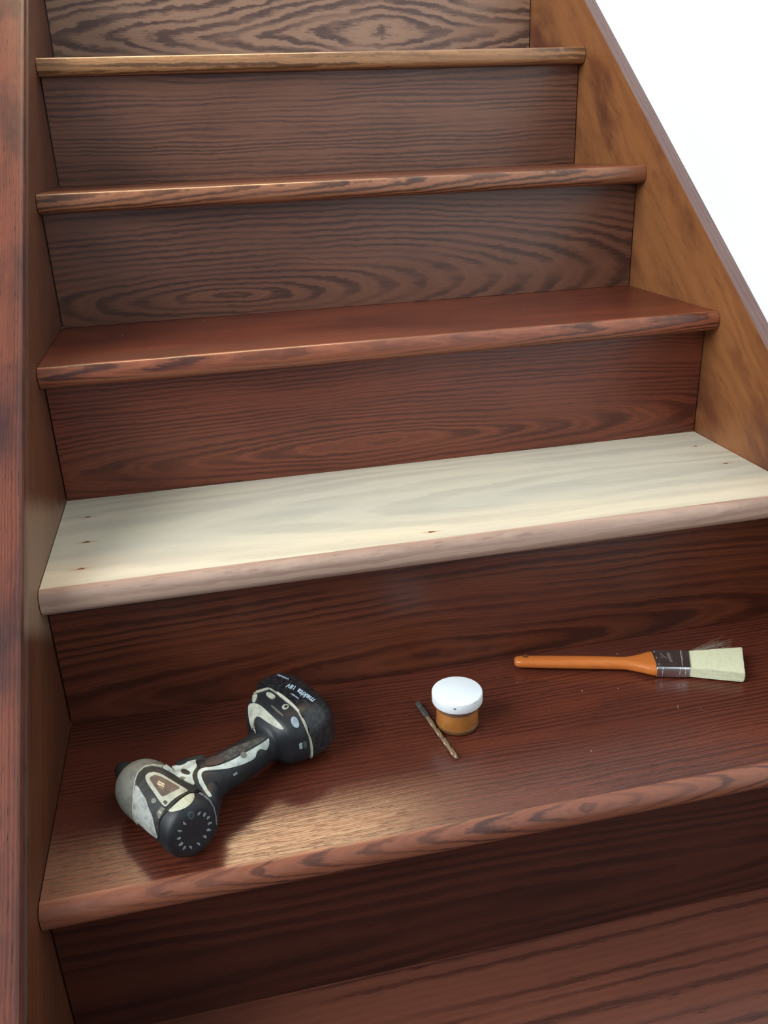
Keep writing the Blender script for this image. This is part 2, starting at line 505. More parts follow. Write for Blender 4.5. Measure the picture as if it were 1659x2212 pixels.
cr['kind'] = 'stuff'
cr['label'] = 'tiny pale crumbs of sawdust scattered on the stained treads'

# ------------------------------------------------------------------ twist drill bit
bx0, by0, bx1, by1 = 0.4000, 0.1800, 0.4158, 0.0730
bl = math.hypot(bx1 - bx0, by1 - by0)
bit = empty('drill_bit', (bx0, by0, T0Z), 'thin steel twist drill bit with dark hex shank lying beside the small jar', 'drill bit', math.atan2(by1 - by0, bx1 - bx0))
RB = 0.0030
steel_dark = plain('dark steel shank', srgb(98, 100, 96), .42, .6, dirt=srgb(60, 62, 60), dscale=500)
steel_gold = plain('worn titanium steel', srgb(176, 152, 118), .38, .6, dirt=srgb(104, 92, 78), dscale=400, damt=.8)


def ring_x(x, r, n=6, rot=0.0, z=RB, tw=None):
    return [(x, r * math.cos(rot + 2 * math.pi * i / n), z + r * math.sin(rot + 2 * math.pi * i / n)) for i in range(n)]


rh = RB / math.cos(math.pi / 6)
secs = [ring_x(0, rh * .8, 6, 0), ring_x(.0008, rh, 6, 0), ring_x(.0085, rh, 6, 0), ring_x(.0095, rh * .72, 6, 0), ring_x(.0115, rh * .72, 6, 0), ring_x(.0125, rh, 6, 0),
        ring_x(.026, rh, 6, 0), ring_x(.0275, rh * .8, 6, 0), ring_x(.030, rh * .8, 6, 0)]
v, f = loft(secs)
o = obj('hex_shank', v, f, steel_dark, bit); auto_smooth(o, 30)
secs = []
NS = 90
for i in range(NS + 1):
    x = .030 + (bl - .0015 - .030) * i / NS
    tw = i / NS * 2 * math.pi * 2.1
    g = min(1, max(0, (i - 8) / 6))
    ring = []
    for j in range(24):
        a = 2 * math.pi * j / 24
        dent = max(0, math.cos(2 * a)) ** 1.5
        r = .0027 * (1 - .45 * g * dent)
        ring.append((x, r * math.cos(a + tw), RB - .0003 + r * math.sin(a + tw)))
    secs.append(ring)
secs.append([(bl + .0006, y * .15, RB - .0003 + (z - RB + .0003) * .15) for _, y, z in secs[-1]])
v, f = loft(secs)
o = obj('flute', v, f, steel_gold, bit, smooth=True)

# ------------------------------------------------------------------ paint brush
brush = empty('paint_brush', (0.6990, 0.1740, T0Z), 'angled paint brush with orange wooden handle and pale bristles lying near the riser', 'paint brush', math.radians(-17.0))
hand_mat = wood('orange varnished handle', srgb(200, 112, 48), srgb(164, 84, 34), srgb(184, 98, 40), 'XY', freq=300, seed=61, band=.15, pores=.1, rough=.3, bumpk=.02, lines=.1)
HS = [  # x, centre y, half width, half thick
    (-.1700, .0005, .0030, .0028), (-.1692, .0005, .0056, .0045), (-.1660, .0005, .0078, .0056), (-.160, .0005, .0088, .0062), (-.13, .0005, .0092, .0066), (-.09, .0003, .0092, .0068),
    (-.060, .0, .0088, .0070), (-.044, -.0005, .0084, .0070), (-.034, -.0008, .0088, .0070), (-.026, -.001, .0104, .0070), (-.018, -.001, .0136, .0072), (-.010, -.0008, .0175, .0074), (-.004, -.0004, .0205, .0078),
    (.000, .0, .0214, .0079), (.0004, .0, .0214, .0079)]


def sup(x, cy, hw, ht, cz, n=32, e=2.6):
    r = []
    for i in range(n):
        a = 2 * math.pi * i / n
        ca, sa = math.cos(a), math.sin(a)
        r.append((x, cy + hw * abs(ca) ** (2 / e) * (1 if ca >= 0 else -1), cz + ht * abs(sa) ** (2 / e) * (1 if sa >= 0 else -1)))
    return r


v, f = loft([sup(x, cy, hw, ht, .0088, e=2.4 if x < -.03 else 3.2) for x, cy, hw, ht in HS])
hd = obj('handle', v, f, hand_mat, brush, smooth=True)
auto_smooth(hd, 50)
# hanging hole: a countersunk dark dish near the end
v, f = lathe([(.0001, 0), (.0030, 0), (.0037, .0003), (.0034, .0006), (.0026, .0003), (.0001, .00025)], 24)
ho = obj('hanging_hole', v, f, plain('hanging hole', srgb(112, 58, 24), .5), hd, loc=(-.156, .003, .0148))
ferr_steel = plain('nickel plated ferrule', (0.75, 0.78, 0.78), .25, 1.0, dirt=(0.5, 0.52, 0.52), dscale=120)
ferr_black = plain('black printed ferrule face', srgb(62, 48, 46), .35, dirt=srgb(78, 60, 56), dscale=80)


def prism_y(x0a, x0b, x1a, x1b, hw, z0, z1):
    """plate in xy with slanted ends: a at y=-hw, b at y=+hw"""
    return [(x0a, -hw, z0), (x1a, -hw, z0), (x1b, hw, z0), (x0b, hw, z0), (x0a, -hw, z1), (x1a, -hw, z1), (x1b, hw, z1), (x0b, hw, z1)], \
        [(0, 1, 2, 3), (4, 5, 6, 7), (0, 1, 5, 4), (1, 2, 6, 5), (2, 3, 7, 6), (3, 0, 4, 7)]


def bevelled(name, v, f, mat, parent, w, seg=3, deg=40):
    o = obj(name, v, f, mat, parent)
    bm = bmesh.new(); bm.from_mesh(o.data)
    bmesh.ops.bevel(bm, geom=bm.edges[:], offset=w, segments=seg, profile=.5, affect='EDGES')
    bm.to_mesh(o.data); bm.free()
    auto_smooth(o, deg)
    return o


v, f = prism_y(-.001, -.001, .040, .047, .0205, .0015, .0160)
fe = bevelled('ferrule', v, f, ferr_steel, brush, .0022)
for xx in (.0065, .027, .0335):             # pressed ridges
    v, f = prism_y(xx, xx + .001, xx + .0014, xx + .0024, .0210, .0012, .0163)
    bevelled('ridge', v, f, ferr_steel, fe, .0006, 1)
v, f = prism_y(.0005, .0005, .0395, .0462, .0188, .0160, .0166)
pl = bevelled('printed_face', v, f, ferr_black, fe, .0002, 1)
dotm = plain('steel pin', (0.7, 0.7, 0.68), .35, .8)
for yy in (-.0135, .001, .0145):
    v, f = lathe([(.0001, 0), (.0009, 0), (.0007, .0005), (.0001, .0006)], 10)
    obj('pin', v, f, dotm, fe, loc=(.0035, yy, .0166))
scuff = plain('silver scuffed lettering', srgb(176, 168, 160), .5)
random.seed(5)


def stroke_strip(pts, w, z):
    """flat thin polyline strip in xy"""
    vs = []; fs = []
    for i, (x, y) in enumerate(pts):
        a = pts[max(0, i - 1)]; b = pts[min(len(pts) - 1, i + 1)]
        dx, dy = b[0] - a[0], b[1] - a[1]
        L = math.hypot(dx, dy) or 1
        nx, ny = -dy / L * w / 2, dx / L * w / 2
        vs += [(x + nx, y + ny, z), (x - nx, y - ny, z)]
        if i: fs.append((2 * i - 2, 2 * i - 1, 2 * i + 1, 2 * i))
    return vs, fs


strokes = [([(.0095, .009), (.0105, .0095), (.0112, .0085)], .0010), ([(.0105, .008), (.0135, .003), (.0165, -.001)], .0004), ([(.0095, .003), (.0120, .0015)], .0004)]
zz = []
for i in range(13):
    zz.append((.0200 + .0016 * (1 if i % 2 else -1) + i * -.00005, .012 - i * .0017))
strokes.append((zz, .0007))
strokes.append(([(.0178, .0095), (.0185, -.006)], .0003))
strokes.append(([(.0360, .018), (.0345, .010), (.0335, .000), (.0305, -.017)], .0007))
strokes.append(([(.0372, .017), (.0355, .006), (.0340, -.004)], .0003))
for pts, w in strokes:
    v, f = stroke_strip(pts, w, .01668)
    obj('scuffed_print', v, f, scuff, fe)
# bristles: a dense tuft of individual hairs around a solid core
bris = plain('pale filament', srgb(214, 211, 178), .55, dirt=srgb(188, 188, 152), dscale=300)
BL0, BL1 = .0400, .0470


def tuft(name, count, mat, seedv, core=True, w=.00042):
    rnd = random.Random(seedv)
    vs = []; fs = []
    for i in range(count):
        u = rnd.uniform(-1, 1); t = rnd.uniform(-1, 1)
        if rnd.random() < .6:              # most on the outside
            if rnd.random() < .75: t = rnd.choice((1, 1, -1)) * rnd.uniform(.9, 1)
            else: u = rnd.choice((-1, 1)) * rnd.uniform(.95, 1)
        xs = BL0 + (BL1 - BL0) * (u + 1) / 2 - .001
        y0 = u * .0192; z0 = .0088 + t * .0060
        ln = .061 + .006 * (u * .5 + .5) + rnd.uniform(-.0014, .0012) + (1 - abs(t)) * .001
        y1 = u * .0285 + .001 + rnd.uniform(-.0004, .0004)
        z1 = .0082 + t * .0062
        segs = 4
        for s in range(segs + 1):
            q = s / segs
            bow = math.sin(q * math.pi) * .0006 * t
            cx, cyy, cz = xs + ln * q, y0 + (y1 - y0) * q ** 1.2, z0 + (z1 - z0) * q + bow
            ww = w * (1 - .35 * q)
            b = len(vs)
            vs += [(cx, cyy - ww / 2, cz), (cx, cyy + ww / 2, cz), (cx, cyy, cz + ww * .8)]
            if s:
                p = b - 3
                fs += [(p, p + 1, b + 1, b), (p + 1, p + 2, b + 2, b + 1), (p + 2, p, b, b + 2)]
    return obj(name, vs, fs, mat, brush)


br = tuft('bristles', 3600, bris, 3)
br['kind'] = 'stuff'
# solid core inside the tuft
secs = []
for q in (0, .25, .5, .75, .93):
    ring = []
    for p in sup(0, 0, 1, 1, 0, 28, 4):
        u, t = p[1], p[2]
        xs = BL0 + (BL1 - BL0) * (u + 1) / 2 - .001
        ln = .061 + .006 * (u * .5 + .5)
        ring.append((xs + ln * q, (u * .0188) * (1 - q) + (u * .0279 + .001) * q, .0086 + t * .0056))
    secs.append(ring)
v, f = loft(secs)
co = obj('bristle_core', v, f, bris, brush, smooth=True)
# stray hairs lifting off the far side
rnd = random.Random(8)
vs = []; fs = []
for i in range(70):
    ln = rnd.uniform(.035, .062); sp = rnd.uniform(.1, 1.0) ** 1.3
    z0 = rnd.uniform(.006, .014)
    zt = rnd.uniform(.0, .014)
    for s in range(6):
        q = s / 5
        b = len(vs)
        cx = .044 + ln * q; cyy = .0186 + (.006 + .016 * sp) * q ** 1.1 ; cz = z0 + zt * q * sp
        ww = .00028 * (1 - .5 * q)
        vs += [(cx, cyy - ww / 2, cz), (cx, cyy + ww / 2, cz), (cx, cyy, cz + ww)]
        if s:
            p = b - 3
            fs += [(p, p + 1, b + 1, b), (p + 1, p + 2, b + 2, b + 1), (p + 2, p, b, b + 2)]
o = obj('stray_bristles', vs, fs, plain('stray filament', srgb(150, 138, 120), .5), brush)
o['kind'] = 'stuff'
o['label'] = 'loose darker hairs splaying from one side'

# ------------------------------------------------------------------ cordless impact driver, lying on its side
ta, te = math.radians(122), math.radians(-3)
A = Vector((math.cos(ta) * math.cos(te), math.sin(ta) * math.cos(te), math.sin(te)))
H = Vector((math.sin(ta), -math.cos(ta), 0))
NN = A.cross(H)
if NN.z < 0: NN = -NN
drv = empty('impact_driver', (0, 0, 0), 'worn black, white and grey cordless impact driver lying on its side at left', 'power tool')
drv.matrix_world = Matrix((( A.x, -H.x, NN.x, 0.10934), (A.y, -H.y, NN.y, 0.05121), (A.z, -H.z, NN.z, 0.03520), (0, 0, 0, 1)))
# local frame: +X to the chuck, -Y down the handle to the battery, +Z up (side of tool)
blackp = plain('black rubber', srgb(21, 24, 28), .5, dirt=srgb(38, 40, 42), dscale=90, damt=.5, bump=.15, bscale=900)
blackdusty = plain('dusty black plastic', srgb(30, 33, 36), .5, dirt=srgb(92, 88, 80), dscale=130, damt=.55, bump=.1, bscale=700)
grey_case = plain('dusty grey aluminium case', srgb(118, 118, 108), .6, .25, dirt=srgb(86, 86, 80), dscale=70, damt=.7, bump=.2, bscale=500)
whitep = plain('soiled white plastic', srgb(206, 212, 202), .45, dirt=srgb(150, 152, 140), dscale=60, damt=.6)


def circ_x(x, r, n=40, ry=None, cy=0, cz=0, e=2.0):
    out = []
    ry = ry or r
    for i in range(n):
        a = 2 * math.pi * i / n
        ca, sa = math.cos(a), math.sin(a)
        out.append((x, cy + ry * abs(ca) ** (2 / e) * (1 if ca >= 0 else -1), cz + r * abs(sa) ** (2 / e) * (1 if sa >= 0 else -1)))
    return out


def sec_y(y, cx, hx, hz, n=40, e=2.4, skew=0.0, cz=0.0):
    """section across the handle at y, half sizes along x and z; skew slants it"""
    out = []
    for i in range(n):
        a = 2 * math.pi * i / n
        ca, sa = math.cos(a), math.sin(a)
        dx = hx * abs(ca) ** (2 / e) * (1 if ca >= 0 else -1)
        out.append((cx + dx, y + skew * dx, cz + hz * abs(sa) ** (2 / e) * (1 if sa >= 0 else -1)))
    return out


pieces = []
# motor housing
MC = dict(cy=-.0015, cz=.0005)
pieces.append(loft([circ_x(-.044, .0265, **MC), circ_x(-.038, .0280, **MC), circ_x(-.02, .0286, **MC), circ_x(.0, .0286, **MC), circ_x(.010, .0284, **MC), circ_x(.018, .0276, **MC)]))
# neck and handle
pieces.append(loft([sec_y(.0, -.012, .030, .023), sec_y(-.022, -.012, .029, .023), sec_y(-.034, -.0105, .027, .0205), sec_y(-.045, -.009, .0225, .0190), sec_y(-.06, -.0078, .0192, .0182), sec_y(-.08, -.0075, .0185, .0178),
                    sec_y(-.10, -.0070, .0175, .0174), sec_y(-.112, -.0062, .0172, .0170), sec_y(-.122, -.003, .018, .018, skew=-.1), sec_y(-.132, .0, .024, .022, skew=-.12), sec_y(-.148, .004, .035, .027, skew=-.13)]))
# back-strap bulge between motor and grip
pieces.append(loft([sec_y(-.014, -.040, .010, .016), sec_y(-.026, -.0405, .0125, .0155), sec_y(-.036, -.036, .0125, .0145), sec_y(-.046, -.028, .010, .0125)]))
# trigger guard bridge between the case and the grip
pieces.append(loft([sec_y(-.016, .010, .018, .016), sec_y(-.030, .014, .015, .0155), sec_y(-.042, .012, .013, .0145), sec_y(-.058, .007, .0115, .013)]))
# battery shoe
SK = -.13
pieces.append(loft([sec_y(-.125, .010, .024, .018, skew=SK), sec_y(-.133, .010, .037, .0245, e=3.0, skew=SK, cz=.002), sec_y(-.141, .0085, .0450, .0285, e=3.2, skew=SK, cz=.003), sec_y(-.150, .0085, .0490, .0300, e=3.4, skew=SK, cz=.0035), sec_y(-.162, .0085, .0510, .0310, e=3.6, skew=SK, cz=.0035)]))
vs = []; fs = []
for v, f in pieces:
    b = len(vs); vs += v; fs += [tuple(i + b for i in q) for q in f]
me = bpy.data.meshes.new('housing'); me.from_pydata(vs, [], fs); me.update()
bmx = bmesh.new(); bmx.from_mesh(me); bmesh.ops.recalc_face_normals(bmx, faces=bmx.faces); bmx.to_mesh(me); bmx.free()
tmp = bpy.data.objects.new('housing', me); C.objects.link(tmp)
md = tmp.modifiers.new('r', 'REMESH'); md.mode = 'VOXEL'; md.voxel_size = .0013
sm = tmp.modifiers.new('s', 'SMOOTH'); sm.iterations = 9; sm.factor = .5
dg = bpy.context.evaluated_depsgraph_get()
me2 = bpy.data.meshes.new_from_object(tmp.evaluated_get(dg))
bpy.data.objects.remove(tmp)
me2.name = 'housing'
me2.materials.clear(); me2.materials.append(blackp)
for p in me2.polygons: p.use_smooth = True
hous = bpy.data.objects.new('housing', me2); C.objects.link(hous); hous.parent = drv
hous['label'] = 'black rubber-covered motor housing, grip and battery shoe'
# hammer case
v, f = loft([circ_x(.0045, .0284, **MC), circ_x(.0065, .0293, **MC), circ_x(.028, .0290, **MC), circ_x(.037, .0278, **MC), circ_x(.045, .0252, **MC), circ_x(.051, .0215, **MC), circ_x(.055, .0170, **MC), circ_x(.0565, .0145, **MC), circ_x(.059, .0122, **MC), circ_x(.061, .0115, **MC)])
case = obj('hammer_case', v, f, grey_case, drv, smooth=True); auto_smooth(case, 45)
v, f = loft([circ_x(.0615, .0080, 24, **MC), circ_x(.062, .0098, 24, **MC), circ_x(.073, .0098, 24, **MC), circ_x(.074, .0085, 24, **MC), circ_x(.0795, .0080, 24, **MC), circ_x(.0802, .0072, 24, **MC), circ_x(.0790, .0045, 24, **MC)])
ch = obj('chuck', v, f, plain('dark steel chuck', srgb(66, 64, 60), .45, .5, dirt=srgb(40, 38, 36), dscale=200), drv); auto_smooth(ch, 45)
# rear cap
v, f = loft([circ_x(-.042, .0278, **MC), circ_x(-.0425, .0290, **MC), circ_x(-.050, .0290, **MC), circ_x(-.0555, .0284, **MC), circ_x(-.0585, .0268, **MC), circ_x(-.0605, .0244, **MC), circ_x(-.0613, .021, **MC), circ_x(-.0615, .016, **MC), circ_x(-.0612, .0001, **MC)])
cap = obj('rear_cap', v, f, blackp, drv, smooth=True); auto_smooth(cap, 45)
# battery pack
bat_m = plain('scuffed black battery plastic', srgb(19, 22, 26), .34, dirt=srgb(62, 64, 64), dscale=200, damt=.55, bump=.1)
v, f = loft([sec_y(-.1625, .0115, .051, .0300, e=3.6, skew=SK, n=64, cz=.004), sec_y(-.1632, .0130, .0565, .0315, e=3.6, skew=SK, n=64, cz=.004), sec_y(-.172, .0132, .0590, .0317, e=3.6, skew=SK, n=64, cz=.004), sec_y(-.184, .0132, .0585, .0315, e=3.4, skew=SK, n=64, cz=.004),
             sec_y(-.193, .0125, .0555, .0300, e=3.3, skew=SK, n=64, cz=.004), sec_y(-.1990, .0115, .050, .0270, e=3.2, skew=SK, n=64, cz=.004), sec_y(-.2018, .0115, .044, .0225, e=3.2, skew=SK, n=64, cz=.004)])
bat = obj('battery', v, f, bat_m, drv, smooth=True); auto_smooth(bat, 50)

# ---- moulded colour inlays, laid onto the body along one direction (local frame)
DIR = Vector((0.7166, -0.3994, -0.5719)).normalized()
PU = DIR.cross(Vector((0, 0, 1))).normalized()
PV = PU.cross(DIR).normalized()
bm_all = bmesh.new()
for o_ in (hous, case, cap, bat):
    bm_all.from_mesh(o_.data)
BODY = BVHTree.FromBMesh(bm_all)
bm_all.free()


def on_body(u, v, lift):
    st = PU * u + PV * v - DIR * .4
    loc, nor, idx, dist = BODY.ray_cast(st, DIR)
    if loc is None: return None
    if nor.dot(DIR) > 0: nor = -nor
    return loc + nor * lift, nor


def inside(p, poly):
    c = False; j = len(poly) - 1
    for i in range(len(poly)):
        a, b = poly[i], poly[j]
        if (a[1] > p[1]) != (b[1] > p[1]) and p[0] < (b[0] - a[0]) * (p[1] - a[1]) / (b[1] - a[1]) + a[0]: c = not c
        j = i
    return c


def inlay(name, poly, mat, parent, lift=.0007, grid=.0016, smooth_n=1, label=None):
    """poly in millimetres in the (PU, PV) plane"""
    pts = [(x / 1000, y / 1000) for x, y in poly]
    for _ in range(smooth_n):                       # corner cutting
        q = []
        for i in range(len(pts)):
            a, b = pts[i], pts[(i + 1) % len(pts)]
            q += [(a[0] * .8 + b[0] * .2, a[1] * .8 + b[1] * .2), (a[0] * .2 + b[0] * .8, a[1] * .2 + b[1] * .8)]
        pts = q
    bd = []
    for i in range(len(pts)):
        a, b = pts[i], pts[(i + 1) % len(pts)]
        k = max(1, int(math.hypot(b[0] - a[0], b[1] - a[1]) / grid))
        bd += [(a[0] + (b[0] - a[0]) * j / k, a[1] + (b[1] - a[1]) * j / k) for j in range(k)]
    vs2 = [Vector(p) for p in bd]
    nb = len(vs2)
    x0 = min(p[0] for p in bd); x1 = max(p[0] for p in bd); y0 = min(p[1] for p in bd); y1 = max(p[1] for p in bd)
    gx = x0 + grid * .5
    while gx < x1:
        gy = y0 + grid * .5
        while gy < y1:
            if inside((gx, gy), bd) and min((gx - p[0]) ** 2 + (gy - p[1]) ** 2 for p in bd) > (grid * .45) ** 2:
                vs2.append(Vector((gx, gy)))
            gy += grid
        gx += grid
    r = geometry.delaunay_2d_cdt(vs2, [(i, (i + 1) % nb) for i in range(nb)], [], 1, 1e-6)
    v2, tris = r[0], r[2]
    return project(name, v2, tris, mat, parent, lift, label)


def project(name, v2, tris, mat, parent, lift, label=None):
    top = []; bot = []; ok = []
    for p in v2:
        h = on_body(p[0], p[1], lift)
        ok.append(h is not None)
        if h: top.append(h[0]); bot.append(h[0] - h[1] * (lift + .0004))
        else: top.append(Vector()); bot.append(Vector())
    fs = []
    for t in tris:
        if all(ok[i] for i in t) and max((top[t[i]] - top[t[i - 1]]).length for i in range(len(t))) < .009: fs.append(tuple(t))
    cnt = {}
    for t in fs:
        for i in range(len(t)):
            e = (t[i], t[(i + 1) % len(t)]); cnt[tuple(sorted(e))] = cnt.get(tuple(sorted(e)), 0) + 1
    n = len(v2)
    allf = list(fs)
    for t in fs:
        for i in range(len(t)):
            e = (t[i], t[(i + 1) % len(t)])
            if cnt[tuple(sorted(e))] == 1: allf.append((e[1], e[0], e[0] + n, e[1] + n))
    me = bpy.data.meshes.new(name)
    me.from_pydata([tuple(p) for p in top + bot], [], allf); me.update()
    bm = bmesh.new(); bm.from_mesh(me)
    bmesh.ops.delete(bm, geom=[v for v in bm.verts if not v.link_faces], context='VERTS')
    bm.to_mesh(me); bm.free()
    o = bpy.data.objects.new(name, me); C.objects.link(o); me.materials.append(mat); o.parent = parent
    auto_smooth(o, 50)
    if label: o['label'] = label
    return o


def strip(pts, w):
    """polyline -> polygon of width w (same units)"""
    L = []; R = []
    for i, p in enumerate(pts):
        a = pts[max(0, i - 1)]; b = pts[min(len(pts) - 1, i + 1)]
        dx, dy = b[0] - a[0], b[1] - a[1]; k = math.hypot(dx, dy)
        nx, ny = -dy / k * w / 2, dx / k * w / 2
        L.append((p[0] + nx, p[1] + ny)); R.append((p[0] - nx, p[1] - ny))
    return L + R[::-1]


def blob(cx, cy, rx, ry, rot=0, n=20):
    c, s_ = math.cos(math.radians(rot)), math.sin(math.radians(rot))
    return [(cx + rx * math.cos(t) * c - ry * math.sin(t) * s_, cy + rx * math.cos(t) * s_ + ry * math.sin(t) * c) for t in [2 * math.pi * i / n for i in range(n)]]


